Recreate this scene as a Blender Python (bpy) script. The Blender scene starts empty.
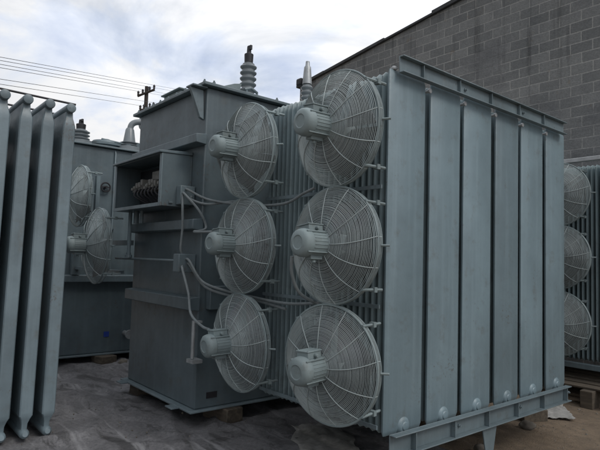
import bpy, math, random
from mathutils import Vector, Matrix, noise
random.seed(11)
R = math.radians
PI = math.pi
sc = bpy.context.scene
col = sc.collection

# ------------------------------------------------------------------ mesh helper
class MB:
    def __init__(self): self.v = []; self.f = []
    def add(self, vs, fs):
        o = len(self.v); self.v += [tuple(p) for p in vs]
        self.f += [tuple(i + o for i in q) for q in fs]; return self
    def box(self, x0, x1, y0, y1, z0, z1, M=None):
        vs = [Vector((x, y, z)) for z in (z0, z1) for y in (y0, y1) for x in (x0, x1)]
        if M: vs = [M @ p for p in vs]
        return self.add(vs, [(0,2,3,1),(4,5,7,6),(0,1,5,4),(2,6,7,3),(0,4,6,2),(1,3,7,5)])
    def prism(self, poly, a, b, axis):
        """polygon (u,v) extruded from a to b along axis 'x','y' or 'z'"""
        def P(u, v, w):
            return {'x': (w, u, v), 'y': (u, w, v), 'z': (u, v, w)}[axis]
        n = len(poly)
        vs = [P(u, v, a) for u, v in poly] + [P(u, v, b) for u, v in poly]
        fs = [tuple(range(n))[::-1], tuple(range(n, 2*n))]
        for i in range(n): fs.append((i, (i+1) % n, n + (i+1) % n, n + i))
        return self.add(vs, fs)
    def tube(self, pts, r, n=8, closed=False, cap=True):
        pts = [Vector(p) for p in pts]; m = len(pts)
        rs = r if isinstance(r, (list, tuple)) else [r]*m
        vs = []; up = None
        for i, p in enumerate(pts):
            a = pts[(i-1) % m] if (closed or i > 0) else p
            b = pts[(i+1) % m] if (closed or i < m-1) else p
            t = (b - a).normalized()
            if up is None:
                up = Vector((0,0,1)) if abs(t.z) < .9 else Vector((1,0,0))
            s = t.cross(up)
            if s.length < 1e-6: s = t.orthogonal()
            s.normalize(); up = s.cross(t).normalized()
            for k in range(n):
                a_ = 2*PI*k/n
                vs.append(p + (s*math.cos(a_) + up*math.sin(a_))*rs[i])
        fs = []
        for i in range(m if closed else m-1):
            j = (i+1) % m
            for k in range(n):
                fs.append((i*n+k, i*n+(k+1) % n, j*n+(k+1) % n, j*n+k))
        if cap and not closed:
            fs.append(tuple(range(n))[::-1]); fs.append(tuple((m-1)*n+k for k in range(n)))
        return self.add(vs, fs)
    def ring(self, c, rad, r, axis='y', seg=64, n=4):
        pts = []
        for i in range(seg):
            a = 2*PI*i/seg; u, w = math.cos(a)*rad, math.sin(a)*rad
            pts.append(Vector(c) + Vector({'x': (0,u,w), 'y': (u,0,w), 'z': (u,w,0)}[axis]))
        # explicit frame: radial / axial
        vs = []; ax = Vector({'x': (1,0,0), 'y': (0,1,0), 'z': (0,0,1)}[axis])
        for p in pts:
            d = (p - Vector(c)).normalized()
            for k in range(n):
                a_ = 2*PI*k/n
                vs.append(p + (d*math.cos(a_) + ax*math.sin(a_))*r)
        fs = []
        for i in range(seg):
            j = (i+1) % seg
            for k in range(n): fs.append((i*n+k, j*n+k, j*n+(k+1) % n, i*n+(k+1) % n))
        return self.add(vs, fs)
    def lathe(self, prof, c=(0,0,0), axis='z', seg=28, sign=1):
        """profile of (radius, height) about an axis through c"""
        c = Vector(c); vs = []; n = len(prof)
        for rr, h in prof:
            for k in range(seg):
                a = 2*PI*k/seg; u, w = math.cos(a)*rr, math.sin(a)*rr; h_ = h*sign
                vs.append(c + Vector({'x': (h_,u,w), 'y': (u,h_,w), 'z': (u,w,h_)}[axis]))
        fs = []
        for i in range(n-1):
            for k in range(seg):
                fs.append((i*seg+k, i*seg+(k+1) % seg, (i+1)*seg+(k+1) % seg, (i+1)*seg+k))
        fs.append(tuple(range(seg))[::-1]); fs.append(tuple((n-1)*seg+k for k in range(seg)))
        return self.add(vs, fs)
    def build(self, name, mat, parent=None, bevel=0, smooth=35, loc=None):
        import bmesh
        me = bpy.data.meshes.new(name); me.from_pydata(self.v, [], self.f)
        bm = bmesh.new(); bm.from_mesh(me); bmesh.ops.recalc_face_normals(bm, faces=bm.faces)
        bm.to_mesh(me); bm.free()
        if smooth:
            me.shade_smooth(); me.set_sharp_from_angle(angle=R(smooth))
        me.materials.append(mat)
        o = bpy.data.objects.new(name, me); col.objects.link(o)
        if parent: o.parent = parent
        if loc: o.location = loc
        if bevel:
            b = o.modifiers.new('bevel', 'BEVEL'); b.width = bevel; b.segments = 2
            b.limit_method = 'ANGLE'; b.angle_limit = R(40)
        return o

def tag(o, label=None, cat=None, group=None, kind=None):
    if label: o['label'] = label
    if cat: o['category'] = cat
    if group: o['group'] = group
    if kind: o['kind'] = kind
    return o
def empty(name, loc=(0,0,0), rz=0):
    o = bpy.data.objects.new(name, None); col.objects.link(o)
    o.location = loc; o.rotation_euler.z = rz; o.empty_display_size = .2
    return o
def copy_tree(o, parent):
    c = o.copy(); col.objects.link(c); c.parent = parent
    for ch in list(o.children): copy_tree(ch, c)
    return c
def smooth_path(pts, sub=6):
    P = [Vector(p) for p in pts]; out = []
    for i in range(len(P)-1):
        p0 = P[max(i-1,0)]; p1 = P[i]; p2 = P[i+1]; p3 = P[min(i+2,len(P)-1)]
        for k in range(sub):
            t = k/sub
            out.append(.5*((2*p1)+(p2-p0)*t+(2*p0-5*p1+4*p2-p3)*t*t+(3*p1-p0-3*p2+p3)*t**3))
    out.append(P[-1]); return out

# ------------------------------------------------------------------ materials
def new_mat(name):
    m = bpy.data.materials.new(name); m.use_nodes = True
    nt = m.node_tree; b = nt.nodes['Principled BSDF']
    return m, nt, b
def N(nt, t, **kw):
    n = nt.nodes.new(t)
    for k, v in kw.items(): setattr(n, k, v)
    return n
def ramp(nt, src, stops):
    r = N(nt, 'ShaderNodeValToRGB'); e = r.color_ramp.elements
    while len(e) < len(stops): e.new(.5)
    for i, (p, c) in enumerate(stops):
        e[i].position = p; e[i].color = (*c, 1) if len(c) == 3 else c
    nt.links.new(src, r.inputs[0]); return r
def mix(nt, fac, a, b, blend='MIX'):
    m = N(nt, 'ShaderNodeMix', data_type='RGBA', blend_type=blend)
    for s, v in ((0, fac), (6, a), (7, b)):
        if isinstance(v, (int, float)): m.inputs[s].default_value = v
        elif isinstance(v, tuple): m.inputs[s].default_value = (*v, 1)
        else: nt.links.new(v, m.inputs[s])
    return m.outputs[2]
def noise_n(nt, vec, scale, detail=4, rough=.55, dist=0):
    n = N(nt, 'ShaderNodeTexNoise'); n.inputs['Scale'].default_value = scale
    n.inputs['Detail'].default_value = detail; n.inputs['Roughness'].default_value = rough
    n.inputs['Distortion'].default_value = dist
    if vec is not None: nt.links.new(vec, n.inputs['Vector'])
    return n.outputs[0]
def mapping(nt, src, scale=(1,1,1), loc=(0,0,0)):
    m = N(nt, 'ShaderNodeMapping'); m.inputs['Scale'].default_value = scale
    m.inputs['Location'].default_value = loc
    nt.links.new(src, m.inputs['Vector']); return m.outputs[0]
def geo_pos(nt): return N(nt, 'ShaderNodeNewGeometry').outputs['Position']
def bump(nt, b, h, strength, dist):
    bp = N(nt, 'ShaderNodeBump'); bp.inputs['Strength'].default_value = strength
    bp.inputs['Distance'].default_value = dist
    nt.links.new(h, bp.inputs['Height']); nt.links.new(bp.outputs[0], b.inputs['Normal'])

def paint(name, c, rough=.38, var=.24, streak=.5, dirt=(.10,.095,.08)):
    """weathered paint: mottled tone, vertical rain streaks, dust specks"""
    m, nt, b = new_mat(name); p = geo_pos(nt)
    hi = tuple(min(1, x*(1+var)) for x in c); lo = tuple(x*(1-var) for x in c)
    n1 = noise_n(nt, p, 1.7, 5, .6)
    c1 = ramp(nt, n1, [(.3, lo), (.7, hi)]).outputs[0]
    st = noise_n(nt, mapping(nt, p, (14,14,.55)), 1.0, 4, .6)
    f = ramp(nt, st, [(.50, (0,0,0)), (.78, (streak,)*3)]).outputs[0]
    dusty = tuple(min(1, x*1.25+.03) for x in c)
    c2 = mix(nt, f, c1, dusty)
    n3 = noise_n(nt, p, 6.5, 7, .7)
    f3 = ramp(nt, n3, [(.55, (0,0,0)), (.75, (.55,)*3)]).outputs[0]
    c3 = mix(nt, f3, c2, dirt)
    oi = N(nt, 'ShaderNodeObjectInfo'); ov = N(nt, 'ShaderNodeMapRange'); nt.links.new(oi.outputs['Random'], ov.inputs[0])
    ov.inputs[3].default_value = .88; ov.inputs[4].default_value = 1.12
    c3 = mix(nt, 1.0, c3, ov.outputs[0], 'MULTIPLY')
    ch = noise_n(nt, p, 31, 5, .75); ch2 = noise_n(nt, p, 1.9, 3, .6)
    cm = N(nt, 'ShaderNodeMath', operation='MULTIPLY'); nt.links.new(ch, cm.inputs[0]); nt.links.new(ch2, cm.inputs[1])
    c3 = mix(nt, ramp(nt, cm.outputs[0], [(.378, (0,0,0)), (.41, (.5,)*3)]).outputs[0], c3, (.085,.052,.034))
    nt.links.new(c3, b.inputs['Base Color'])
    rr = N(nt, 'ShaderNodeMapRange'); nt.links.new(n3, rr.inputs[0])
    rr.inputs[3].default_value = rough-.12; rr.inputs[4].default_value = rough+.2
    nt.links.new(rr.outputs[0], b.inputs['Roughness'])
    h = noise_n(nt, p, 9, 4, .6)
    bump(nt, b, h, .25, .012)
    b.inputs['Specular IOR Level'].default_value = .5
    return m
def plain(name, c, rough=.6, var=.2, scale=12, metal=0):
    m, nt, b = new_mat(name); p = geo_pos(nt)
    n1 = noise_n(nt, p, scale, 5, .6)
    c1 = ramp(nt, n1, [(.3, tuple(x*(1-var) for x in c)), (.7, tuple(min(1, x*(1+var)) for x in c))])
    nt.links.new(c1.outputs[0], b.inputs['Base Color'])
    b.inputs['Roughness'].default_value = rough; b.inputs['Metallic'].default_value = metal
    return m

GREY = paint('grey_paint', (.135,.176,.194))
TANK = paint('tank_paint', (.098,.130,.145), streak=.4)
PLATE = paint('plate_paint', (.160,.220,.248), streak=.55, var=.16)
FAN = paint('fan_paint', (.20,.25,.258), rough=.55, streak=.2, var=.25)
WIRE = paint('guard_wire', (.35,.405,.41), rough=.42, streak=.1, var=.3)
FIN = paint('fin_paint', (.140,.184,.206), streak=.6)
DARK = plain('dark_part', (.02,.02,.024), .5)
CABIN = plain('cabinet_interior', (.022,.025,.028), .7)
PORC = plain('grey_porcelain', (.20,.225,.24), .28, .12, 5)
PALE = plain('pale_metal', (.42,.44,.45), .45, .2, 9)
CREAM = plain('cream_terminal', (.20,.20,.185), .6, .3, 25)
ALU = plain('bare_metal', (.34,.36,.37), .4, .25, 9, .3)
WOODD = plain('pole_wood', (.035,.028,.024), .8)
CABLEM = plain('cable_sheath', (.165,.19,.198), .5, .2, 14)
BLUE = plain('blue_tag', (.02,.05,.28), .5, .1)
ROPE = plain('wire_black', (.03,.03,.035), .6)
PAPER = plain('scrap_white', (.27,.265,.25), .8, .25, 20)
STONE = plain('rubble', (.14,.125,.105), .9, .35, 9)

def wood_mat():
    m, nt, b = new_mat('weathered_wood'); p = geo_pos(nt)
    n1 = noise_n(nt, mapping(nt, p, (3,26,26)), 1.0, 5, .65, .4)
    c1 = ramp(nt, n1, [(.25, (.038,.031,.024)), (.7, (.12,.098,.072))])
    nt.links.new(c1.outputs[0], b.inputs['Base Color']); b.inputs['Roughness'].default_value = .85
    bump(nt, b, n1, .5, .01); return m
WOOD = wood_mat()

def block_mat():
    m, nt, b = new_mat('concrete_block')
    tc = N(nt, 'ShaderNodeTexCoord').outputs['Object']
    s = N(nt, 'ShaderNodeSeparateXYZ'); nt.links.new(tc, s.inputs[0])
    cb = N(nt, 'ShaderNodeCombineXYZ'); nt.links.new(s.outputs[0], cb.inputs[0]); nt.links.new(s.outputs[2], cb.inputs[1])
    # slight waviness of the courses
    dn = N(nt, 'ShaderNodeTexNoise'); dn.inputs['Scale'].default_value = 1.3; nt.links.new(tc, dn.inputs['Vector'])
    sub = N(nt, 'ShaderNodeVectorMath', operation='SUBTRACT'); nt.links.new(dn.outputs['Color'], sub.inputs[0]); sub.inputs[1].default_value = (.5,.5,.5)
    scl = N(nt, 'ShaderNodeVectorMath', operation='SCALE'); nt.links.new(sub.outputs[0], scl.inputs[0]); scl.inputs['Scale'].default_value = .035
    ad = N(nt, 'ShaderNodeVectorMath', operation='ADD'); nt.links.new(cb.outputs[0], ad.inputs[0]); nt.links.new(scl.outputs[0], ad.inputs[1])
    br = N(nt, 'ShaderNodeTexBrick'); nt.links.new(ad.outputs[0], br.inputs['Vector'])
    br.offset = .5; br.inputs['Scale'].default_value = 1
    br.inputs['Brick Width'].default_value = .40; br.inputs['Row Height'].default_value = .20
    br.inputs['Mortar Size'].default_value = .011; br.inputs['Mortar Smooth'].default_value = .25
    br.inputs['Bias'].default_value = -.1
    br.inputs['Color1'].default_value = (.185,.193,.194,1); br.inputs['Color2'].default_value = (.272,.279,.276,1)
    br.inputs['Mortar'].default_value = (.37,.372,.36,1)
    # blocks without mortar for places where the joints are smeared over
    grain = noise_n(nt, tc, 38, 4, .7)
    blotch = noise_n(nt, tc, .55, 6, .62)
    smear = ramp(nt, noise_n(nt, tc, .75, 5, .65), [(.52, (0,0,0)), (.66, (.8,)*3)]).outputs[0]
    flat = ramp(nt, noise_n(nt, mapping(nt, tc, (1.2,1,7)), 1.0, 5, .7), [(.3, (.12,.126,.132)), (.68, (.25,.255,.26))]).outputs[0]
    c = mix(nt, smear, br.outputs['Color'], flat)
    c = mix(nt, .7, c, ramp(nt, blotch, [(.3, (.62,.64,.66)), (.68, (1.15,1.14,1.12))]).outputs[0], 'MULTIPLY')
    c = mix(nt, .8, c, ramp(nt, grain, [(.3, (.72,.72,.72)), (.7, (1.2,1.2,1.2))]).outputs[0], 'MULTIPLY')
    br2 = N(nt, 'ShaderNodeTexBrick'); nt.links.new(ad.outputs[0], br2.inputs['Vector']); br2.offset = .5
    br2.inputs['Scale'].default_value = 1; br2.inputs['Brick Width'].default_value = .40; br2.inputs['Row Height'].default_value = .20
    br2.inputs['Mortar Size'].default_value = 0; br2.inputs['Color1'].default_value = (0,0,0,1); br2.inputs['Color2'].default_value = (1,1,1,1)
    spall = noise_n(nt, tc, 3.1, 6, .7)
    warm = ramp(nt, spall, [(.64, (0,0,0)), (.72, (.7,)*3)]).outputs[0]
    c = mix(nt, warm, c, (.20,.165,.125))
    # soot runs from the top of the wall
    run = noise_n(nt, mapping(nt, tc, (2.2,1,.16)), 1.0, 5, .7)
    c = mix(nt, ramp(nt, run, [(.56, (0,0,0)), (.72, (.75,)*3)]).outputs[0], c, (.035,.036,.038))
    nt.links.new(c, b.inputs['Base Color']); b.inputs['Roughness'].default_value = .92
    hm = N(nt, 'ShaderNodeMath', operation='SUBTRACT'); nt.links.new(grain, hm.inputs[0]); nt.links.new(br.outputs['Fac'], hm.inputs[1])
    bump(nt, b, hm.outputs[0], .6, .012)
    return m
BLOCK = block_mat()

def ground_mat():
    m, nt, b = new_mat('dirt_ground'); p = geo_pos(nt)
    a = noise_n(nt, p, .6, 6, .65); g = noise_n(nt, p, 9, 8, .75); gg = noise_n(nt, p, 60, 3, .7)
    c = ramp(nt, a, [(.3, (.13,.10,.072)), (.7, (.23,.175,.122))]).outputs[0]
    c = mix(nt, .8, c, ramp(nt, g, [(.3, (.5,.5,.5)), (.72, (1.25,1.22,1.18))]).outputs[0], 'MULTIPLY')
    c = mix(nt, ramp(nt, gg, [(.62, (0,0,0)), (.72, (.6,)*3)]).outputs[0], c, (.2,.17,.14))
    nt.links.new(c, b.inputs['Base Color']); b.inputs['Roughness'].default_value = .95
    ad = N(nt, 'ShaderNodeMath', operation='ADD'); nt.links.new(g, ad.inputs[0]); nt.links.new(gg, ad.inputs[1])
    bump(nt, b, ad.outputs[0], .7, .03); return m
GROUND = ground_mat()

def tarp_mat():
    m, nt, b = new_mat('plastic_sheet'); p = geo_pos(nt)
    a = noise_n(nt, p, 1.1, 7, .7, .6)
    c = ramp(nt, a, [(.28, (.066,.066,.070)), (.5, (.132,.131,.137)), (.75, (.23,.229,.238))]).outputs[0]
    v = noise_n(nt, mapping(nt, p, (1,1.7,1), (3,1,0)), 2.6, 8, .72, .8)
    c = mix(nt, ramp(nt, v, [(.54, (0,0,0)), (.62, (.72,)*3)]).outputs[0], c, (.042,.041,.042))
    gr = noise_n(nt, p, 28, 8, .8)
    c = mix(nt, .85, c, ramp(nt, gr, [(.32, (.45,.45,.45)), (.68, (1.45,1.43,1.42))]).outputs[0], 'MULTIPLY')
    pu = noise_n(nt, mapping(nt, p, (.8,1.3,1), (9,4,2)), 1.7, 4, .55, .4)
    c = mix(nt, ramp(nt, pu, [(.62, (0,0,0)), (.67, (.65,)*3)]).outputs[0], c, (.028,.027,.028))
    s = noise_n(nt, p, 45, 3, .7)
    c = mix(nt, ramp(nt, s, [(.63, (0,0,0)), (.72, (.6,)*3)]).outputs[0], c, (.025,.022,.02))
    w = noise_n(nt, mapping(nt, p, (.5,3.5,1)), 1.2, 5, .6, 1.2)
    c = mix(nt, ramp(nt, w, [(.57, (0,0,0)), (.68, (.65,)*3)]).outputs[0], c, (.27,.269,.275))
    nt.links.new(c, b.inputs['Base Color'])
    rr = N(nt, 'ShaderNodeMapRange'); nt.links.new(v, rr.inputs[0])
    rr.inputs[3].default_value = .5; rr.inputs[4].default_value = .9
    nt.links.new(rr.outputs[0], b.inputs['Roughness'])
    bump(nt, b, noise_n(nt, p, 14, 6, .7, .5), .5, .02); return m
TARP = tarp_mat()

# ------------------------------------------------------------------ setting
GZ = -.45
def make_ground():
    mb = MB(); xs = [-250,-90,-30] + [-14+.35*i for i in range(70)] + [20,60,250]
    ys = [-250,-90,-30] + [-8+.35*i for i in range(62)] + [22,60,250]
    nx = len(xs)
    for y in ys:
        for x in xs:
            n_ = noise.noise(Vector((x*.8,y*.8,1)))*.03 + noise.noise(Vector((x*2.3,y*2.3,4)))*.015
            mb.v.append((x, y, GZ - .03 + n_ if abs(x) < 40 and abs(y) < 40 else GZ - .03))
    for j in range(len(ys)-1):
        for i in range(nx-1): mb.f.append((j*nx+i, j*nx+i+1, (j+1)*nx+i+1, (j+1)*nx+i))
    tag(mb.build('ground', GROUND, smooth=80), kind='structure')
make_ground()

def make_tarp():
    mb = MB(); n = 150; x0, x1, y0, y1 = -8.6, .15, -5.2, 1.35
    for j in range(n+1):
        for i in range(n+1):
            u = i/n; w = j/n
            e = .25*noise.noise(Vector((w*9, 3, 1))); g = .22*noise.noise(Vector((u*11, 7, 2)))
            x = x0 + (x1-x0)*u + e*u; y = y0 + (y1-y0)*w + g*w
            q = Vector((x, y, 0))
            z = .018*noise.noise(q*1.1)
            r1 = 1-abs(noise.noise(Vector((x*.9+y*.5, y*1.5-x*.4, 5))))*2
            z += .036*max(0, r1-.72)/.28
            r2 = 1-abs(noise.noise(Vector((x*1.9-y*.7, y*2.3, 9))))*2
            z += .018*max(0, r2-.75)/.25
            z += .004*noise.noise(q*7)
            mb.v.append((x, y, GZ + .012 + z))
    for j in range(n):
        for i in range(n): mb.f.append((j*(n+1)+i, j*(n+1)+i+1, (j+1)*(n+1)+i+1, (j+1)*(n+1)+i))
    o = mb.build('ground_sheet', TARP, smooth=80)
    s = o.modifiers.new('thickness', 'SOLIDIFY'); s.thickness = .003
    tag(o, 'grimy grey plastic sheet spread wrinkled over the ground below the transformers', 'plastic sheet')
make_tarp()

def make_wall():
    yw, t = 7.2, .2
    top = lambda x: 7.64 + .125*(x+0)
    x0, x1 = -9.75, 7.0
    w = MB().prism([(x0, GZ-.1), (x1, GZ-.1), (x1, top(x1)), (x0, top(x0))], yw, yw+t, 'y')
    o = w.build('block_wall', BLOCK, smooth=0)
    tag(o, 'tall grey concrete block wall with a sloping top behind the radiators', 'wall')
    x = x0-.1; k = 0
    while x < x1:
        L = random.uniform(.9, 1.6); e = min(x+L, x1+.1); dz = random.uniform(-.02, .035)
        c = MB().prism([(x, top(x)+.002+dz*0), (e-.004, top(e)+.002), (e-.004, top(e)+.075+dz), (x, top(x)+.075+dz)], yw-.05-random.uniform(0,.03), yw+t+.05, 'y')
        c.build('coping', DARK2, o, bevel=.01); x = e
    return o
DARK2 = plain('coping_dark', (.055,.058,.062), .85, .3, 4)
make_wall()

# ------------------------------------------------------------------ transformer kit
def make_fan(parent, loc, rz=0.0, tilt=0.0, seed=0, lite=False, Rr=.428, cable=True):
    """axial fan blowing along +y; wire basket domed towards -y with the motor in front"""
    seg = 40 if lite else 72
    rim = MB()
    rim.ring((0,0,0), Rr, .009, seg=seg, n=6)
    rim.ring((0,.045,0), Rr-.004, .005, seg=seg, n=6)
    for k in range(4):
        a = PI/4 + k*PI/2; cx, cz = math.cos(a)*(Rr+.004), math.sin(a)*(Rr+.004)
        rim.tube([(cx,-.01,cz), (cx,.20,cz)], .011, 6)
        rim.box(cx-.02, cx+.02, .10, .13, cz-.018, cz+.018)
    for sx in (-1, 1): rim.tube([(sx*Rr,.03,0), (sx*(Rr+.05),.06,0)], .009, 6)
    fan = rim.build('cooling_fan', FAN, parent, loc=loc)
    fan.rotation_euler = (tilt, 0, rz)
    g = MB(); d = .13
    dome = lambda r: -d*(1-(r/Rr)**3.0)
    nr = 40; rnd = random.Random(seed)
    for i in range(nr):
        r = .10 + (Rr-.10)*(i+.3)/nr
        g.ring((0, dome(r), 0), r + rnd.uniform(-.0012,.0012), .0023 + rnd.uniform(-.0003,.0003), seg=seg, n=4)
    for i in range(3):
        g.ring((0, .012+.011*i, 0), Rr-.003, .0024, seg=seg, n=4)
    ns = 12
    rnd = random.Random(seed)
    for k in range(ns):
        a0 = 2*PI*k/ns + rnd.uniform(-.03,.03); pts = []
        for i in range(9):
            r = .09 + (Rr-.09)*i/8; a = a0 + .16*(i/8)**1.5
            pts.append((math.cos(a)*r, dome(r)-.0045, math.sin(a)*r))
        pts.append((math.cos(a)*(Rr-.004), .045, math.sin(a)*(Rr-.004)))
        g.tube(pts, .0034, 5)
    ph = Vector((seed*3.7, seed*1.9, 0))                  # handled wire: slightly out of true
    def bent(p):
        q = Vector(p); k = noise.noise(q*4.5+ph); k2 = noise.noise(q*9+ph)
        return (p[0]+.003*k2, p[1]+.011*k*(1 if p[1] < .02 else .2), p[2]+.003*k)
    g.v = [bent(p) for p in g.v]
    g.build('wire_guard', WIRE, fan)
    im = MB(); im.lathe([(.075,.02),(.085,.03),(.085,.12),(.07,.13)], axis='y', seg=20)
    im.build('hub', FAN, fan)
    a_start = rnd.uniform(0, 2)
    for k in range(5):
        a = 2*PI*k/5 + a_start; vs = []; nn = 9
        bl = MB()
        for s in (0, 1):
            for i in range(nn):
                r = .08 + (Rr-.12)*i/(nn-1); hw = .05+.19*i/(nn-1)
                for q in (-1, 1):
                    aa = a + q*hw/r; yy = .045 + q*.04*(1-.3*i/nn) + s*.006
                    vs.append((math.cos(aa)*r, yy, math.sin(aa)*r))
        fs = []
        for s in (0, 1):
            for i in range(nn-1):
                b0 = s*nn*2 + i*2; fs.append((b0, b0+1, b0+3, b0+2))
        for i in range(nn-1):
            for q in (0, 1):
                fs.append((i*2+q, i*2+2+q, nn*2+i*2+2+q, nn*2+i*2+q))
        fs.append((0,1,nn*2+1,nn*2)); fs.append((nn*2-2,nn*2-1,nn*4-1,nn*4-2))
        bl.add(vs, fs).build('blade', BLADE, fan)
    mo = MB(); y0 = .035
    mo.lathe([(.055,-.08),(.094,-.095),(.101,-.13),(.101,-.165),(.095,-.17),(.095,-.30),(.101,-.305),(.101,-.335),(.094,-.362),(.078,-.376),(.050,-.382),(.045,-.377),(.02,-.377)], (0,y0,0), axis='y', seg=28)
    for i in range(26):                                   # cooling ribs
        a = 2*PI*i/26; ca, sa = math.cos(a), math.sin(a)
        if sa > .80: continue
        mo.tube([(ca*.096,y0-.172,sa*.096),(ca*.096,y0-.299,sa*.096)], .003, 4)
    for a in (0, PI/2, PI, 3*PI/2):
        ca, sa = math.cos(a+.78), math.sin(a+.78)
        mo.tube([(ca*.103,y0-.12,sa*.103),(ca*.103,y0-.35,sa*.103)], .0065, 5)
    mo.box(-.03, .03, y0-.29, y0-.18, -.116, -.09)
    mo.lathe([(.016,0),(.016,-.02),(.008,-.022)], (0,y0-.24,-.116), 'z', 8)
    mt = mo.build('motor', FAN, fan, bevel=.002)
    mt.rotation_euler.y = R(rnd.uniform(-9, 9))
    MB().box(-.1035, -.0995, y0-.27, y0-.205, -.022, .022).build('rating_plate', PALE, mt)
    jb = MB(); jb.box(-.052, .052, y0-.31, y0-.175, .080, .124); jb.box(-.057, .057, y0-.316, y0-.169, .1245, .134)
    jb.tube([(.053,y0-.24,.10),(.08,y0-.24,.10)], .014, 8)
    for bx in (-.045,.045):
        for by in (-.305,-.18): jb.lathe([(.006,0),(.006,.005)], (bx, y0+by, .1342), 'z', 6)
    b_ = jb.build('junction_box', FAN, mt, bevel=.004)
    return fan
BLADE = paint('fan_blade', (.03,.038,.042), streak=.1)  # shade inside the wire basket is put into the blades' dark colour and width

def plate_poly(y0, y1, t):
    return None

def radiator(parent, yc, x_in, x_out, z0, z1, wid, pitch, tank_x, seed=0, lite=False):
    """stack of pressed panels hung on two header pipes, end panel facing +x"""
    rnd = random.Random(seed)
    st = MB(); x = x_in
    hw = wid/2
    def panel(mb, xa, t, y_off=0, zt=0, zb=0, e=.022, cut=.035):
        # hexagonal plan: thin rounded edges; tapered top and bottom
        pl = [(xa-t*.5, -hw+e), (xa-t*.22, -hw), (xa+t*.22, -hw), (xa+t*.5, -hw+e),
              (xa+t*.5, hw-e), (xa+t*.22, hw), (xa-t*.22, hw), (xa-t*.5, hw-e)]
        lv = [(z0+zb, .25, cut), (z0+zb+.035, 1, 0), (z1-zt-.035, 1, 0), (z1-zt, .25, cut)]
        vs = []; 
        for z, kx, dy in lv:
            for px, py in pl:
                yy = py - math.copysign(dy, py)
                vs.append((xa + (px-xa)*kx, yc + y_off + yy, z))
        fs = [tuple(range(8))[::-1], tuple(range(24, 32))]
        for i in range(3):
            for k in range(8): fs.append((i*8+k, i*8+(k+1) % 8, (i+1)*8+(k+1) % 8, (i+1)*8+k))
        mb.add(vs, fs)
    while x < x_out - .055:
        panel(st, x, .027, rnd.uniform(-.004,.004), rnd.uniform(0,.012), rnd.uniform(0,.01)); x += pitch
    rad = st.build('radiator', PLATE_S, parent)
    ep = MB(); panel(ep, x_out-.016, .034, 0, 0, 0, .016, .010)
    # pressed boss around the lower and upper header
    ep.lathe([(.070,-.006),(.062,.004),(.054,.012),(.046,.016),(.034,.017),(.028,.024),(.014,.026)], (x_out, yc, z0+.045), 'x', 32)
    o = ep.build('end_plate', PLATE, rad)
    for zc in (z0+.085, z1-.10):
        MB().tube([(tank_x+.002, yc, zc), (x_out-.03, yc, zc)], .048, 14).build('header_pipe', GREY, rad)
    return rad
PLATE_S = paint('plate_paint_lifted', (.20,.262,.28), streak=.5, var=.25)  # copy of the end plate paint, lightened to offset shade on the stacked panels

def channel_beam(parent, y0, y1, xw, xf, z0, z1, pitch, n, yfirst, name='cross_beam'):
    mb = MB(); t = .009
    mb.box(xw, xw+t, y0, y1, z0, z1)                    # web
    mb.box(xw+t+.0005, xf, y0, y1, z1-t, z1)            # top flange
    mb.box(xw+t+.0005, xf, y0, y1, z0, z0+t)            # bottom flange
    o = mb.build(name, GREY, parent, bevel=.003)
    for i in range(n):
        y = yfirst + i*pitch
        if y > y1-.02: break
        MB().box(xw+t+.001, xf-.012, y-.004, y+.004, z0+t+.001, z1-t-.001).build('stiffener', GREY, o)
        if i % 2: MB().lathe([(.014,0),(.014,.010),(.008,.012),(.008,.02)], (xw+t+.001, y+.10, (z0+z1)/2), 'x', 6).build('bolt', GREY, o)
    return o

# ------------------------------------------------------------------ main transformer
T = empty('power_transformer', (-1.5, 1.2, GZ))
tag(T, 'large grey transformer with six caged fans beside a row of broad flat radiator panels', 'transformer')
off = Vector(T.location)
class Under:      # parts are modelled in world coordinates, then moved under the empty
    pass
def adopt(parent):
    for o in list(parent.children): o.matrix_parent_inverse = Matrix.Translation(-off)

LEN = 2.887; PIT = LEN/6
tk = MB(); tk.box(-3.80, -2.17, -.25, 3.10, -.27, 2.93)
tank = tk.build('tank', TANK, T, bevel=.012)
cv = MB(); cv.box(-3.87, -2.10, -.32, 3.16, 2.932, 2.965)
cover = cv.build('cover', GREY, T, bevel=.006)
for k in range(9):
    for (bx, by) in ((-3.75+k*.2, -.295), (-2.125, -.2+k*.4)):
        MB().lathe([(.016,0),(.016,.014),(.009,.016),(.009,.03)], (bx, by, 2.966), 'z', 6).build('bolt', GREY, cover)
for z0, z1 in ((2.335,2.445), (1.475,1.595), (.685,.825)):
    b = MB().prism([(-.252, z0), (-.37, z0+.012), (-.37, z1-.012), (-.252, z1)], -3.72, -2.13, 'x')
    b.build('stiffening_rib', TANK, T, bevel=.006)
bl = MB(); bl.box(-3.86, -2.12, -.315, 3.14, -.292, -.272)
base = bl.build('base_flange', GREY, T, bevel=.004)
for x in (-3.7, -2.42): MB().box(x-.07, x+.07, -.40, -.316, -.290, -.274).build('foot_tab', GREY, base, bevel=.004)
lg = MB(); lg.prism([(-.42, 2.91), (-.27, 2.90), (-.253, 2.60), (-.30, 2.62)], -2.245, -2.205, 'x')
lg.prism([(-.42, 2.912), (-.253, 2.912), (-.253, 2.93), (-.42, 2.93)], -2.30, -2.15, 'x')
lg.build('lifting_lug', GREY, T, bevel=.004)
pd = MB().box(-2.168, -2.08, -.17, .05, .70, .93).build('jacking_pad', TANK, T, bevel=.006)
st_ = MB().tube([(-2.10,-.33,.60),(-2.10,-.33,.24)], .018, 10)
st_.box(-2.16,-2.04,-.36,-.253,.20,.235); st_.box(-2.13,-2.07,-.33,-.253,.58,.60)
st_.build('drain_pipe', ALU, T)
nb = MB().box(-2.1695, -2.162, -.12, .0, -.18, -.12).build('ground_pad', DARK, T)

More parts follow.
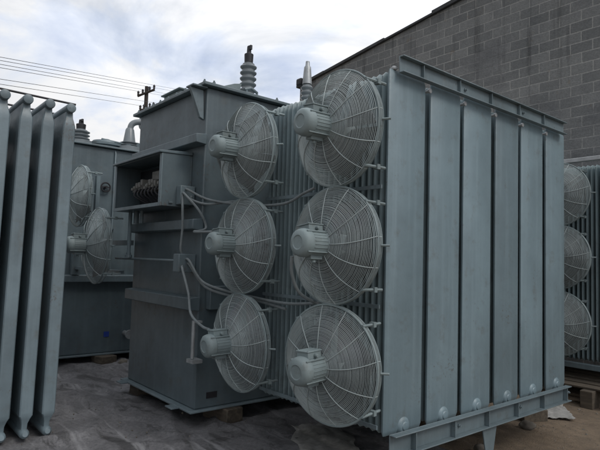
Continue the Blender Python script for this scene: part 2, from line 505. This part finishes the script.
# terminal cabinet, door off, on the -y face
cab = MB(); X0, X1, Y0, Y1, Z0, Z1 = -3.64, -2.41, -.58, -.252, 1.715, 2.255; t = .016
cab.box(X0, X1, Y1-t, Y1, Z0, Z1)
cab.box(X0, X0+t, Y0, Y1-t-.001, Z0, Z1); cab.box(X1-t, X1, Y0, Y1-t-.001, Z0, Z1)
cab.box(X0+t+.001, X1-t-.001, Y0, Y1-t-.001, Z0, Z0+t); cab.box(X0+t+.001, X1-t-.001, Y0, Y1-t-.001, Z1-t, Z1)
cabinet = cab.build('terminal_cabinet', TANK, T, bevel=.003)
rf = MB().prism([(Y0-.04, Z1-.010), (Y1-.005, Z1+.003), (Y1-.005, Z1+.04), (Y0-.04, Z1+.012)], X0-.02, X1+.012, 'x')
rf.build('cabinet_roof', TANK, cabinet, bevel=.004)
fr = MB()
fr.box(X0-.006, X0+.045, Y0-.012, Y0-.001, Z0-.004, Z1+.004-.02); fr.box(X1-.045, X1+.006, Y0-.012, Y0-.001, Z0-.004, Z1-.016)
fr.box(X0+.046, X1-.046, Y0-.012, Y0-.001, Z0-.004, Z0+.032)
fr.build('door_frame', GREY, cabinet, bevel=.002)
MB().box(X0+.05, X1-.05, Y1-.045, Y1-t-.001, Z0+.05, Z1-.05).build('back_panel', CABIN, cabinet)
for i in range(12):
    x = X0+.20+i*.068
    if i in (4, 9): continue
    tb = MB(); zz = Z0+.22+random.uniform(-.012,.02)
    tb.box(x, x+.052, Y1-.20, Y1-.047, zz, zz+random.uniform(.07,.12)); tb.box(x+.012, x+.040, Y1-.225, Y1-.2005, zz+.02, zz+.05)
    tb.lathe([(.009,0),(.009,.012)], (x+.026, Y1-.18, zz+.12 if False else zz+.068), 'z', 8)
    tb.build('terminal_block', CREAM, cabinet, bevel=.005)
cc = MB()
for i in range(7):
    x = X0+.35+i*.09
    cc.tube(smooth_path([(x,-.46,Z0+.24),(x+.03,-.50,Z0+.16),(x+.06+random.uniform(-.04,.04),-.38,Z0+.08),(x+.1,-.35,Z0+.02)]), .009, 6)
cc.build('wiring', ROPE, cabinet)
cp = MB().box(X0+.62, X0+.84, Y1-.16, Y1-.047, Z0+.32, Z0+.42).build('relay', CREAM, cabinet, bevel=.006)
for i in range(3):
    MB().box(X1+.001, X1+.016, -.50+.09*i, -.46+.09*i, Z0+.03, Z0+.05).build('hinge_lug', GREY, cabinet)
ch = MB().box(X1+.002, X1+.10, -.42, -.262, Z0+.02, Z0+.21).build('gland_box', GREY, T, bevel=.006)
for (x, r) in ((-3.52,.022), (-3.35,.03), (-3.2,.02)):
    MB().tube([(x,-.43,Z0-.001),(x,-.43,Z0-.14 if x != -3.52 else 1.225)], r, 10).build('conduit', GREY, T)
MB().lathe([(.04,0),(.04,.025),(.028,.027),(.028,.05)], (-3.52,-.43,1.188), 'z', 12).build('pipe_flange', GREY, T)
rod = MB().tube([(-3.98,-.40,1.172),(-2.36,-.40,1.172)], .014, 8)
for x in (-3.6,-3.0,-2.6): rod.tube([(x,-.40,1.172),(x,-.253,1.172)], .009, 6)
rod.build('control_rod', GREY, T)
MB().box(-2.37, -2.25, -.44, -.254, 1.06, 1.24).build('cable_box', GREY, T, bevel=.006)

# radiators
gaps = [0, .004, -.006, .004, -.008, 0]
for i in range(6):
    radiator(T, PIT*(i+.5)+gaps[i], -1.44, 0.0, -.005, 2.635, .415 + (.010 if i % 2 == 0 else -.012), .062, -2.17, seed=i)
beam_u = channel_beam(T, .085, 2.74, .030, .078, 2.602, 2.728, PIT, 12, .34)
beam_l = channel_beam(T, .02, 2.735, .055, .118, -.118, .030, PIT, 12, .26)
for i, gx in enumerate((1,2,3,4,5)):
    pl = MB(); y = PIT*gx; pl.lathe([(.016,0),(.019,.006),(.019,.018),(.012,.022)], (.003, y, 2.562), 'x', 12)
    pl.tube([(-.05,y,2.562),(.004,y,2.562)], .012, 8)
    pl.build('header_plug', PALE, T)
MB().lathe([(.018,0),(.024,.006),(.024,.02),(.012,.028)], (-.02, .09, 2.637), 'z', 12).build('vent_plug', PALE, T)
# cross bars on the fan side that tie the panels together
for z in (1.76, .90, .06):
    MB().box(-1.43, -.03, -.014, -.003, z-.014, z+.014).build('tie_bar', GREY, T)
for y in (1.27,):
    lgm = MB().prism([(y-.11,-.12), (y+.11,-.12), (y+.035,GZ+.02), (y-.035,GZ+.02)], .07, .082, 'x')
    lgm.box(.0, .14, y-.07, y+.07, GZ-.02, GZ+.019)
    lgm.build('beam_leg', GREY, T, bevel=.003)

# fans: two columns of three
fx = (-.308, -1.49); fz = (2.19, 1.33, .47)
k = 0
for ci, x in enumerate(fx):
    for zi, z in enumerate(fz):
        rz = R((0,2,-1)[zi]); tl = R((1,-1,2)[zi]); dx = dz = 0
        if ci == 0 and zi == 2: rz = R(7); dx = -.01
        make_fan(T, (x+dx-off.x*0, -.215, z+dz), rz, tl, seed=k); k += 1

# cables looped over the fan face
cab_paths = [
 [(-2.36,-.34,1.90),(-2.27,-.36,1.88),(-2.10,-.20,1.78),(-1.5,-.12,1.70),(-1.04,-.10,1.69),(-.82,-.08,1.76),(-.70,-.06,1.80)],
 [(-2.36,-.38,1.86),(-2.24,-.40,1.82),(-2.13,-.30,1.66),(-2.10,-.24,1.50),(-1.95,-.45,1.45),(-1.6,-.46,1.44)],
 [(-2.31,-.30,1.82),(-2.24,-.33,1.78),(-2.12,-.22,1.74),(-1.8,-.08,1.76),(-1.5,-.06,1.72)],
 [(-2.31,-.40,1.83),(-2.26,-.42,1.7),(-2.28,-.40,1.5),(-2.30,-.40,1.3),(-2.31,-.38,1.242)],
 [(-2.252,-.36,1.19),(-2.18,-.36,1.17),(-2.06,-.28,.98),(-1.85,-.14,.90),(-1.5,-.10,.87),(-1.0,-.10,.85),(-.62,-.12,.88),(-.45,-.10,.91)],
 [(-2.252,-.34,1.15),(-2.19,-.34,1.12),(-2.08,-.24,.93),(-1.85,-.12,.86),(-1.45,-.08,.84),(-1.0,-.08,.80)],
 [(-2.252,-.40,1.12),(-2.2,-.42,1.08),(-2.10,-.40,.86),(-2.0,-.42,.68),(-1.72,-.46,.60),(-1.58,-.46,.585)],
 [(-.40,-.52,1.24),(-.42,-.50,1.12),(-.45,-.40,.98),(-.48,-.22,.90),(-.40,-.18,.86),(-.36,-.30,.78)],
 [(-1.60,-.45,2.305),(-1.72,-.42,2.27),(-1.78,-.25,2.0),(-1.74,-.10,1.80)],
]
for p in cab_paths: MB().tube(smooth_path(p), .0125, 8).build('fan_cable', CABLEM, T)

# bushings, hatch and turret on the cover
def bushing(parent, x, y, z, r, n, h, cap, mats=(PORC, DARK), cone=0):
    prof = [(r*1.25, -.02), (r*1.25, .05), (r*.8, .055)]
    dz = h/n
    for i in range(n):
        k_ = 1 - cone*i/n; zz = .06 + i*dz
        prof += [(r*.72*k_, zz), (r*.98*k_, zz+dz*.35), (r*1.0*k_, zz+dz*.52), (r*.9*k_, zz+dz*.66), (r*.72*k_, zz+dz*.75)]
    k_ = 1-cone; prof += [(r*.72*k_, .06+h), (r*.5*k_, .075+h)]
    b = MB().lathe(prof, (x, y, z), 'z', 32).build('bushing', mats[0], parent)
    c = MB(); zt = z+.075+h
    c.lathe([(r*.42*k_+.01, 0), (r*.46*k_+.01, cap*.5), (r*.28, cap*.55), (r*.24, cap*.95), (r*.1, cap)], (x, y, zt), 'z', 14)
    c.box(x-r*.62, x+r*.1, y-.02, y+.02, zt+cap*.22, zt+cap*.45); c.box(x+.0, x+r*.5, y-.015, y+.015, zt+cap*.72, zt+cap*.98)
    c.build('terminal_cap', mats[1], b, bevel=.004)
    return b
MB().lathe([(.22,0),(.22,.03),(.15,.035),(.15,.19),(.17,.195),(.17,.23)], (-3.16,.90,2.966), 'z', 32).build('turret', GREY, T)
bushing(T, -3.16, .90, 3.21, .108, 6, .46, .235)
MB().lathe([(.2,0),(.2,.03),(.15,.035),(.15,.2),(.19,.205),(.19,.24)], (-2.80,1.6,2.966), 'z', 24).build('turret', GREY, T)
b2 = bushing(T, -2.80, 1.6, 3.20, .082, 4, .27, .03, (PORC, PALE))
MB().lathe([(.064,0),(.062,.04),(.046,.23),(.030,.255),(.026,.31)], (-2.80,1.6,3.545), 'z', 20).build('porcelain_cone', ALU, b2)
MB().box(-2.98, -2.87, 1.55, 1.65, 3.55, 3.65).build('lead_clamp', DARK, b2, bevel=.02)
hb = MB(); hb.prism([(-4.0+.35,2.966),(-2.62,2.966),(-2.62,3.07),(-3.0,3.10),(-3.65,3.10)], .15, .75, 'y')
hb = MB(); hb.box(-3.72,-3.42,-.16,.30,2.966,3.045); hb.box(-3.40,-2.98,-.14,.42,2.966,3.115); hb.box(-3.43,-2.95,-.17,.45,3.117,3.137)
hb.build('cover_hatch', FAN, T, bevel=.012)
lf = MB().tube([(-2.2,.38,2.966),(-2.2,.38,3.02),(-2.2,.30,3.05),(-2.2,.22,3.02)], .016, 8); lf.build('lifting_eye', GREY, T)
lf = MB().prism([(-.1,2.966),(.12,2.966),(.14,3.05),(.05,3.03)], -2.16, -2.14, 'x'); lf.build('lifting_eye', FAN, T)
adopt(T)

# ------------------------------------------------------------------ transformer behind on the right
off_main = off
T2 = empty('power_transformer', (-2.0, 5.6, GZ)); off = Vector(T2.location)
tag(T2, 'grey transformer with a column of three fans, half hidden at the right edge', 'transformer')
MB().box(-4.0, -2.6, 4.4, 6.7, -.2, 2.8).build('tank', TANK, T2, bevel=.012)
for i in range(4):
    radiator(T2, 4.88+PIT*i, -1.95, .20, -.02, 2.62, .43, .06, -2.6, seed=30+i)
MB().box(-2.0, .24, 4.52, 4.60, 2.645, 2.70).build('cross_beam', PALE, T2, bevel=.006)
MB().box(-2.0, .24, 4.52, 4.60, -.10, -.03).build('cross_beam', GREY, T2, bevel=.006)
for x in (.06,):
    MB().box(x, x+.10, 4.53, 4.60, -.03, 2.645).build('corner_post', GREY, T2, bevel=.006)
for z in (2.20, 1.36, .48):
    make_fan(T2, (-.78, 4.38, z), 0, 0, seed=int(z*10), lite=False)
adopt(T2)

# ------------------------------------------------------------------ transformer behind on the left
T3 = empty('power_transformer', (-6.6, 1.0, GZ)); off = Vector(T3.location)
tag(T3, 'grey transformer in the back left, blue tag near its foot and two fans', 'transformer')
MB().box(-7.6, -5.8, -.85, 3.0, -.30, 2.87).build('tank', TANK, T3, bevel=.012)
MB().box(-7.66, -5.74, -.91, 3.06, 2.872, 2.90).build('cover', GREY, T3, bevel=.006)
for z0, z1 in ((.78,.90), (1.95,2.03)):
    if z0 > 1.5: continue
    MB().prism([(-5.798, z0), (-5.67, z0+.012), (-5.67, z1-.012), (-5.798, z1)], -.82, 2.9, 'y').build('stiffening_rib', TANK, T3, bevel=.006)
MB().box(-7.64, -5.73, -.90, 3.05, -.325, -.302).build('base_flange', GREY, T3, bevel=.004)
bushing(T3, -6.1, -.25, 2.93, .14, 3, .16, .16)
MB().lathe([(.25,0),(.25,.06),(.30,.065),(.30,.10),(.22,.105),(.2,.15),(.07,.16),(.07,.19)], (-6.2,.18,2.90), 'z', 24).build('hatch', GREY, T3)
bushing(T3, -6.0, .50, 2.93, .15, 2, .08, .02, (PORC, PALE))
MB().lathe([(.105,0),(.10,.04),(.07,.24),(.055,.27)], (-6.0,.50,3.03), 'z', 18).build('porcelain_cone', PORC, T3)
el = MB().tube(smooth_path([(-6.0,.50,3.27),(-5.99,.52,3.36),(-5.97,.58,3.41),(-5.95,.68,3.43)]), [.05]*19, 12)
el.lathe([(.12,0),(.13,.02),(.13,.05),(.08,.06)], (-5.95,.67,3.43), 'y', 18); el.build('elbow_pipe', PORC, T3)
vp = MB().tube(smooth_path([(-6.05,.35,2.92),(-6.0,.40,3.02),(-5.98,.5,3.04),(-5.98,.7,2.99)]), .03, 8)
vp.tube([(-5.9,.45,2.9),(-5.9,.45,3.0)], .05, 10); vp.tube([(-5.95,.6,2.9),(-5.95,.6,3.06)], .06, 10)
vp.tube(smooth_path([(-6.15,.1,3.08),(-6.0,.3,3.03),(-5.9,.5,3.0)]), .018, 6); vp.build('vent_pipe', GREY, T3)
va = MB().ring((-5.74,.06,2.25), .07, .012, 'x', 20, 6); va.tube([(-5.798,.06,2.25),(-5.70,.06,2.25)], .02, 8)
va.box(-5.75,-5.735,.0,.12,2.24,2.26); va.build('valve_wheel', DARK, T3)
MB().tube([(-5.797,.2,2.85),(-5.77,.2,2.80),(-5.77,.2,1.0)], .012, 6).build('conduit', GREY, T3)
MB().box(-5.799,-5.792,.17,.25,-.06,.02).build('inspection_tag', BLUE, T3)
MB().tube([(-5.798,.5,-.02),(-5.62,.5,-.02)], .04, 12).lathe([(.07,0),(.07,.03)], (-5.62,.5,-.02), 'x', 14).build('drain_valve', ALU, T3)
MB().box(-5.73, -3.70, -.36, -.30, 1.36-.03, 1.36+.03).build('fan_rail', GREY, T3)
MB().box(-5.73, -3.95, -.36, -.30, .98, 1.02).build('fan_rail', GREY, T3)
MB().box(-5.02, -4.94, -.355, -.305, 1.40, 2.3).build('fan_rail', GREY, T3)
MB().box(-5.74, -5.66, -.40, -.28, .9, 1.45).build('rail_bracket', GREY, T3)
make_fan(T3, (-4.0, -.64, 1.315), R(-3), 0, seed=51, Rr=.455)
make_fan(T3, (-5.02, -.56, 2.00), R(0), 0, seed=52, Rr=.42)
adopt(T3)

# ------------------------------------------------------------------ finned unit at the left edge
T4 = empty('finned_transformer', (-3.6, -2.4, GZ)); off = Vector(T4.location)
tag(T4, 'tall grey cooling fins with round top pipes standing at the left edge', 'transformer')
PF = .182
for i in range(8):
    yc = -1.455 - i*PF
    f = MB(); hw = .054; xa, xb = -3.50, -2.585
    z = [(-.16, 1), (2.27, 1)]
    # body with softly rounded edge facing +x
    pl = [(xa, -hw), (xb-.012, -hw), (xb-.002, -hw+.009), (xb, 0), (xb-.002, hw-.009), (xb-.012, hw), (xa, hw)]
    lv = [(-.345, .46, -.04), (-.29, .48, -.035), (-.245, .70, -.012), (-.215, .98, 0), (-.185, 1, 0), (2.335, 1, 0), (2.38, .98, 0), (2.425, .78, -.010), (2.46, .62, -.022), (2.53, .56, -.03)]
    vs = []; n_ = len(pl)
    for zz, ky, dx in lv:
        for px, py in pl: vs.append((px + (dx if px > -3 else 0), yc+py*ky, zz))
    fs = [tuple(range(n_))[::-1], tuple(range((len(lv)-1)*n_, len(lv)*n_))]
    for a in range(len(lv)-1):
        for k in range(n_): fs.append((a*n_+k, a*n_+(k+1) % n_, (a+1)*n_+(k+1) % n_, (a+1)*n_+k))
    f.add(vs, fs)
    fin = f.build('cooling_fin', FIN, T4, smooth=24)
    MB().tube([(xa-.02,yc,2.545),(xb-.02,yc,2.545),(xb-.005,yc,2.545),(xb+.010,yc,2.545),(xb+.018,yc,2.545),(xb+.021,yc,2.545)], [.044,.044,.044,.043,.040,.033], 20).build('header_pipe', FIN, fin)
    MB().tube([(xa-.02,yc,-.37),(xb-.04,yc,-.37),(xb-.01,yc,-.37),(xb+.01,yc,-.365)], [.042,.042,.038,.022], 16).build('header_pipe', FIN, fin)
MB().tube([(-2.64,-1.40,2.602),(-2.64,-3.0,2.602)], .010, 8).build('tie_rod', DARK, T4)
MB().tube([(-3.15,-1.40,2.604),(-3.15,-3.0,2.604)], .010, 8).build('tie_rod', DARK, T4)
MB().box(-4.9, -3.56, -3.6, -1.66, -.40, 2.1).build('tank', TANK, T4, bevel=.012)
MB().box(-3.558, -3.47, -3.0, -1.40, 2.30, 2.46).build('manifold', GREY, T4)
MB().box(-3.558, -3.47, -3.0, -1.40, -.40, -.25).build('manifold', GREY, T4)
adopt(T4)
T4.rotation_euler.x = -.014; T4.location.y -= .015; T4.location.z += .02

# ------------------------------------------------------------------ blocking, rubble, scraps
def block(name, label, loc, size, rz, mat=WOOD, cat='wood block', group=None):
    sx, sy, sz = size; mb = MB().box(-sx/2, sx/2, -sy/2, sy/2, 0, sz)
    o = mb.build(name, mat, bevel=.008); o.location = loc; o.rotation_euler.z = rz
    if random.random() < 2:
        for v in o.data.vertices:
            v.co += Vector((random.uniform(-.008,.008), random.uniform(-.008,.008), random.uniform(-.004,0)))
    tag(o, label, cat, group); return o
BL = GZ-.005
block('wood_block', 'brown timber block wedged under the tank corner below the left fan column', (-2.27, .14, BL), (.42,.20,-.292-BL), R(4))
block('wood_block', 'timber beam under the left end of the cabinet side of the tank', (-3.66, .02, BL), (.22,.5,-.292-BL), R(2))
block('wood_block', 'timber beam far back under the main tank, in deep shade', (-3.0, 2.2, BL), (1.4,.2,-.292-BL), 0)
block('wood_block', 'timber beam under the blue tagged tank in the back left', (-5.85, .9, BL), (.3,.5,-.325-BL), 0)
block('wood_block', 'dark timber chock at the foot of the back left tank, below the blue tag', (-5.72, .16, BL), (.30,.26,-.325-BL), R(12))
block('wood_block', 'short pale timber offcut on the dirt just behind the right end of the lower beam', (-.42, 2.98, GZ-.03), (.30,.14,.13), R(62))
for i in range(3):
    block('pallet_beam', 'dark timber pallet beam on the dirt below the three fan column at right', (-1.4+i*1.1, 4.75, GZ-.04), (.14,1.4,.22), R(2), group='beams carrying the transformer at right')
pb = MB()
for i in range(5): pb.box(-2.2, .7, 4.15+i*.26, 4.33+i*.26, GZ+.182, GZ+.205)
tag(pb.build('pallet_deck', WOOD, bevel=.004), 'dark slatted timber deck under the fans at the right edge', 'pallet')
def rock(label, loc, s, seed, mat=STONE, cat='stone', flat=.6):
    import bmesh
    bm = bmesh.new(); bmesh.ops.create_icosphere(bm, subdivisions=3, radius=1)
    for v in bm.verts:
        n_ = noise.noise(v.co*1.3+Vector((seed*7.1,seed,0)))*.35 + noise.noise(v.co*3+Vector((seed,0,3)))*.15
        v.co = v.co*(1+n_); v.co.x *= s; v.co.y *= s*.75; v.co.z *= s*flat
    me = bpy.data.meshes.new('stone'); bm.to_mesh(me); bm.free(); me.materials.append(mat); me.shade_smooth()
    o = bpy.data.objects.new('stone', me); col.objects.link(o); o.location = loc; tag(o, label, cat)
    return o
rock('brown lump of rubble under the lower beam, beside the pale timber offcut', (-.30, 2.66, GZ+.0), .08, 1)
rock('small stone lying on the open dirt right of the lower beam', (.62, 2.6, GZ-.02), .035, 2)
rock('rounded stone in the shade under the lower beam', (-.15, 1.55, GZ+.01), .08, 3)
rock('broken stone beside the timber chock of the back left tank', (-5.45, .36, GZ+.03), .10, 4)
def scrap(label, loc, sx, sy, seed, mat=PAPER):
    mb = MB(); n = 14
    for j in range(n+1):
        for i in range(n+1):
            u, w = i/n-.5, j/n-.5
            x = u*sx*(1+.3*noise.noise(Vector((w*4,seed,0)))); y = w*sy*(1+.3*noise.noise(Vector((u*4,seed,5))))
            mb.v.append((x, y, .05*abs(noise.noise(Vector((x*9,y*9,seed))))+.02*noise.noise(Vector((x*24,y*24,seed)))))
    for j in range(n):
        for i in range(n): mb.f.append((j*(n+1)+i, j*(n+1)+i+1, (j+1)*(n+1)+i+1, (j+1)*(n+1)+i))
    o = mb.build('plastic_scrap', mat, smooth=60); o.location = loc; o.rotation_euler.z = R(seed*37)
    s = o.modifiers.new('thickness', 'SOLIDIFY'); s.thickness = .004
    tag(o, label, 'scrap')
scrap('crumpled whitish plastic scrap on the dirt beyond the right end of the lower beam', (-.40, 3.45, GZ-.005), .34, .55, 1)
scrap('pale crumpled plastic lying in the gap below the two lowest right hand fans', (-1.0, .42, GZ+.05), 1.1, .5, 4)
def stick(label, a, b_, r): tag(MB().tube([a, b_], r, 6).build('stick', WOODD), label, 'stick')
stick('short dark stick on the bare dirt at bottom right', (.35, 2.86, GZ-.005), (.37, 3.0, GZ+.0), .012)

def gravel():
    mb = MB(); rnd = random.Random(5)
    for i in range(9000):
        x = rnd.uniform(-7.5, 3.2); y = rnd.uniform(-2.6, 6.8)
        if x < .1 and y < 1.3 and rnd.random() < .72: continue
        r = rnd.uniform(.004, .011) * (2.2 if rnd.random() < .05 else 1); a = rnd.uniform(0, 6.3)
        n_ = noise.noise(Vector((x*.8,y*.8,1)))*.03 + noise.noise(Vector((x*2.3,y*2.3,4)))*.015
        z = GZ - .03 + n_ if (x > .2 or y > 1.4) else GZ + .02
        c, s_ = math.cos(a)*r, math.sin(a)*r; h = r*rnd.uniform(.5,1)
        mb.add([(x+c,y+s_,z),(x-s_*.7,y+c*.7,z),(x-c,y-s_,z),(x+s_*.8,y-c*.8,z),(x+c*.2,y+s_*.2,z+h),(x,y,z-r)],
               [(0,1,4),(1,2,4),(2,3,4),(3,0,4),(1,0,5),(2,1,5),(3,2,5),(0,3,5)])
    tag(mb.build('gravel', STONE, smooth=0), 'loose grit and small stones strewn over the dirt and plastic sheet', 'gravel', kind='stuff')
gravel()

# ------------------------------------------------------------------ utility pole and wires
PX, PY = -25.7, 9.2
UP = empty('utility_pole', (PX, PY, GZ)); off = Vector(UP.location)
tag(UP, 'dark wooden utility pole with two crossarms rising behind the tank roof', 'utility pole')
MB().tube([(PX,PY,GZ),(PX,PY,5),(PX,PY,10.65)], [.15,.13,.105], 10).build('pole', WOODD, UP)
def arm(z, dx, dy, L, tilt, sh=0):
    d = Vector((dx, dy, 0)).normalized()
    a = Vector((PX,PY,z)) - d*(L/2-sh) - Vector((0,0,tilt)); b_ = Vector((PX,PY,z)) + d*(L/2+sh) + Vector((0,0,tilt))
    s = d.cross(Vector((0,0,1)))*.13
    ar = MB().tube([a+s, b_+s], .065, 6).build('crossarm', WOODD, UP)
    for q in (.04, .30, .70, .96):
        p = a.lerp(b_, q)+s
        MB().lathe([(.03,0),(.07,.04),(.045,.1),(.075,.14),(.04,.22),(.02,.24)], p+Vector((0,0,.05)), 'z', 10).build('insulator', DARK, ar)
    return [a.lerp(b_, q)+s+Vector((0,0,.26)) for q in (.04,.30,.70,.96)]
e1 = arm(10.25, .66, .75, .95, .2, .02)
e2 = arm(9.35, .66, .75, .8, .10, .10)
tf = MB().tube([(PX+.1,PY+.3,9.0),(PX+.1,PY+.3,9.3)], .12, 10); tf.build('cutout', WOODD, UP)
adopt(UP)
ends = [(-13.096,-.243,6.278), (-13.099,-.238,6.19), (-13.103,-.229,6.09), (-13.105,-.225,6.0), (-13.114,-.206,5.703), (-13.118,-.198,5.57)]
starts = [e1[3], e1[2], e1[1], e1[0], e2[3], e2[0]]
wl = ['topmost overhead wire running from the pole to the upper left', 'second overhead wire below the topmost one', 'third overhead wire from the top, one above the last of the upper crossarm', 'fourth overhead wire from the top, lowest on the upper crossarm',
      'overhead wire of the lower crossarm, upper of its pair', 'lowest overhead wire, just above the fin pipes at left']
for i, (s, e) in enumerate(zip(starts, ends)):
    s = Vector(s); e = Vector(e); d = e - s; far = s + d*2.6
    pts = []
    for k in range(31):
        q = k/30; p = s.lerp(far, q); p.z -= .9*4*q*(1-q)*.0; pts.append(p)
    b_ = s - d*1.2
    pts = [b_] + pts
    tag(MB().tube(pts, .0075, 5).build('overhead_wire', ROPE), wl[i], 'wire', 'overhead wires at left')

# ------------------------------------------------------------------ light
sc.world = bpy.data.worlds.new('World'); sc.world.use_nodes = True
nt = sc.world.node_tree; bg = nt.nodes['Background']
SE, SRZ = 45, 78         # sun elevation, and azimuth measured from +Y clockwise
sky = N(nt, 'ShaderNodeTexSky', sky_type='NISHITA'); sky.sun_disc = False
sky.sun_elevation = R(SE); sky.sun_rotation = R(SRZ); sky.air_density = 1.0; sky.dust_density = 2.0
d = N(nt, 'ShaderNodeTexCoord').outputs['Generated']
sep = N(nt, 'ShaderNodeSeparateXYZ'); nt.links.new(d, sep.inputs[0])
# cloud deck: project the view direction on a plane overhead
zz = N(nt, 'ShaderNodeMath', operation='MAXIMUM'); nt.links.new(sep.outputs[2], zz.inputs[0]); zz.inputs[1].default_value = 0.0
za = N(nt, 'ShaderNodeMath', operation='ADD'); nt.links.new(zz.outputs[0], za.inputs[0]); za.inputs[1].default_value = .22
dv = N(nt, 'ShaderNodeVectorMath', operation='DIVIDE'); nt.links.new(d, dv.inputs[0])
cmb = N(nt, 'ShaderNodeCombineXYZ')
for i in range(3): nt.links.new(za.outputs[0], cmb.inputs[i])
nt.links.new(cmb.outputs[0], dv.inputs[1])
c1 = noise_n(nt, mapping(nt, dv.outputs[0], (1.0,1.0,1.0), (2.3,.4,0)), 1.5, 7, .58, .5)
c2 = noise_n(nt, mapping(nt, dv.outputs[0], (1.0,1.0,1.0), (7.3,2.4,1)), 2.3, 6, .55, .3)
cover_f = ramp(nt, c1, [(.34, (.62,)*3), (.50, (1,1,1))]).outputs[0]
cl = ramp(nt, c2, [(.30, (6.6,7.4,9.2)), (.42, (8.4,9.0,10.2)), (.50, (10.0,10.1,10.3)), (.64, (10.8,10.7,10.7)), (.74, (9.6,9.3,9.8))]).outputs[0]
skyc = mix(nt, cover_f, sky.outputs[0], cl)
# added dimming of the unseen sky towards -y, keeps the -y faces dark
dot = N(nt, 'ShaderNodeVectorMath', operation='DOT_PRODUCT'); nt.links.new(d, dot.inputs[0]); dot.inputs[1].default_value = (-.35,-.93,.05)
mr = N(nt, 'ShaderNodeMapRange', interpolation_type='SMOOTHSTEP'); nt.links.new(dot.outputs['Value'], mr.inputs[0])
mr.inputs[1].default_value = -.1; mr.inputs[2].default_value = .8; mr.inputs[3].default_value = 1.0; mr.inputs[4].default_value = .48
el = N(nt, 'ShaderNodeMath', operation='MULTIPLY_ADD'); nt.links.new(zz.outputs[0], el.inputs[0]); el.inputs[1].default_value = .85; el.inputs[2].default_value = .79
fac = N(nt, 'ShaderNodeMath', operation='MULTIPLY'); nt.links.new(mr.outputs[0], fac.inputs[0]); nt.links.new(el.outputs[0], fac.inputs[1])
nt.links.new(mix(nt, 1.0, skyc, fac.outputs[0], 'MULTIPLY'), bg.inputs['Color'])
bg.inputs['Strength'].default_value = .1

sl = bpy.data.lights.new('sun', 'SUN'); sl.energy = .9; sl.angle = R(18); sl.color = (1,.95,.88)
so = bpy.data.objects.new('sun', sl); col.objects.link(so)
az = R(SRZ); to = Vector((math.sin(az)*math.cos(R(SE)), math.cos(az)*math.cos(R(SE)), math.sin(R(SE))))
so.rotation_euler = to.to_track_quat('Z', 'Y').to_euler(); so.location = to*30

# ------------------------------------------------------------------ camera
cam = bpy.data.cameras.new('camera'); co = bpy.data.objects.new('camera', cam); col.objects.link(co)
cam.sensor_width = 36; cam.lens = 535.117/600*36; cam.clip_end = 2000
fw = Vector((-.76590679,.6396449,.06512447)); r2 = Vector((.64220954,.76595337,.02970424)); u2 = Vector((.03088215,-.06457423,.99743494))
M = Matrix((r2, u2, -fw)).transposed().to_4x4(); M.translation = (2.5316,-2.9026,1.2149)
co.matrix_world = M
sc.camera = co
sc.view_settings.view_transform = 'Standard'; sc.view_settings.look = 'None'
sc.view_settings.exposure = -.05; sc.view_settings.gamma = 1; sc.view_settings.use_curve_mapping = False
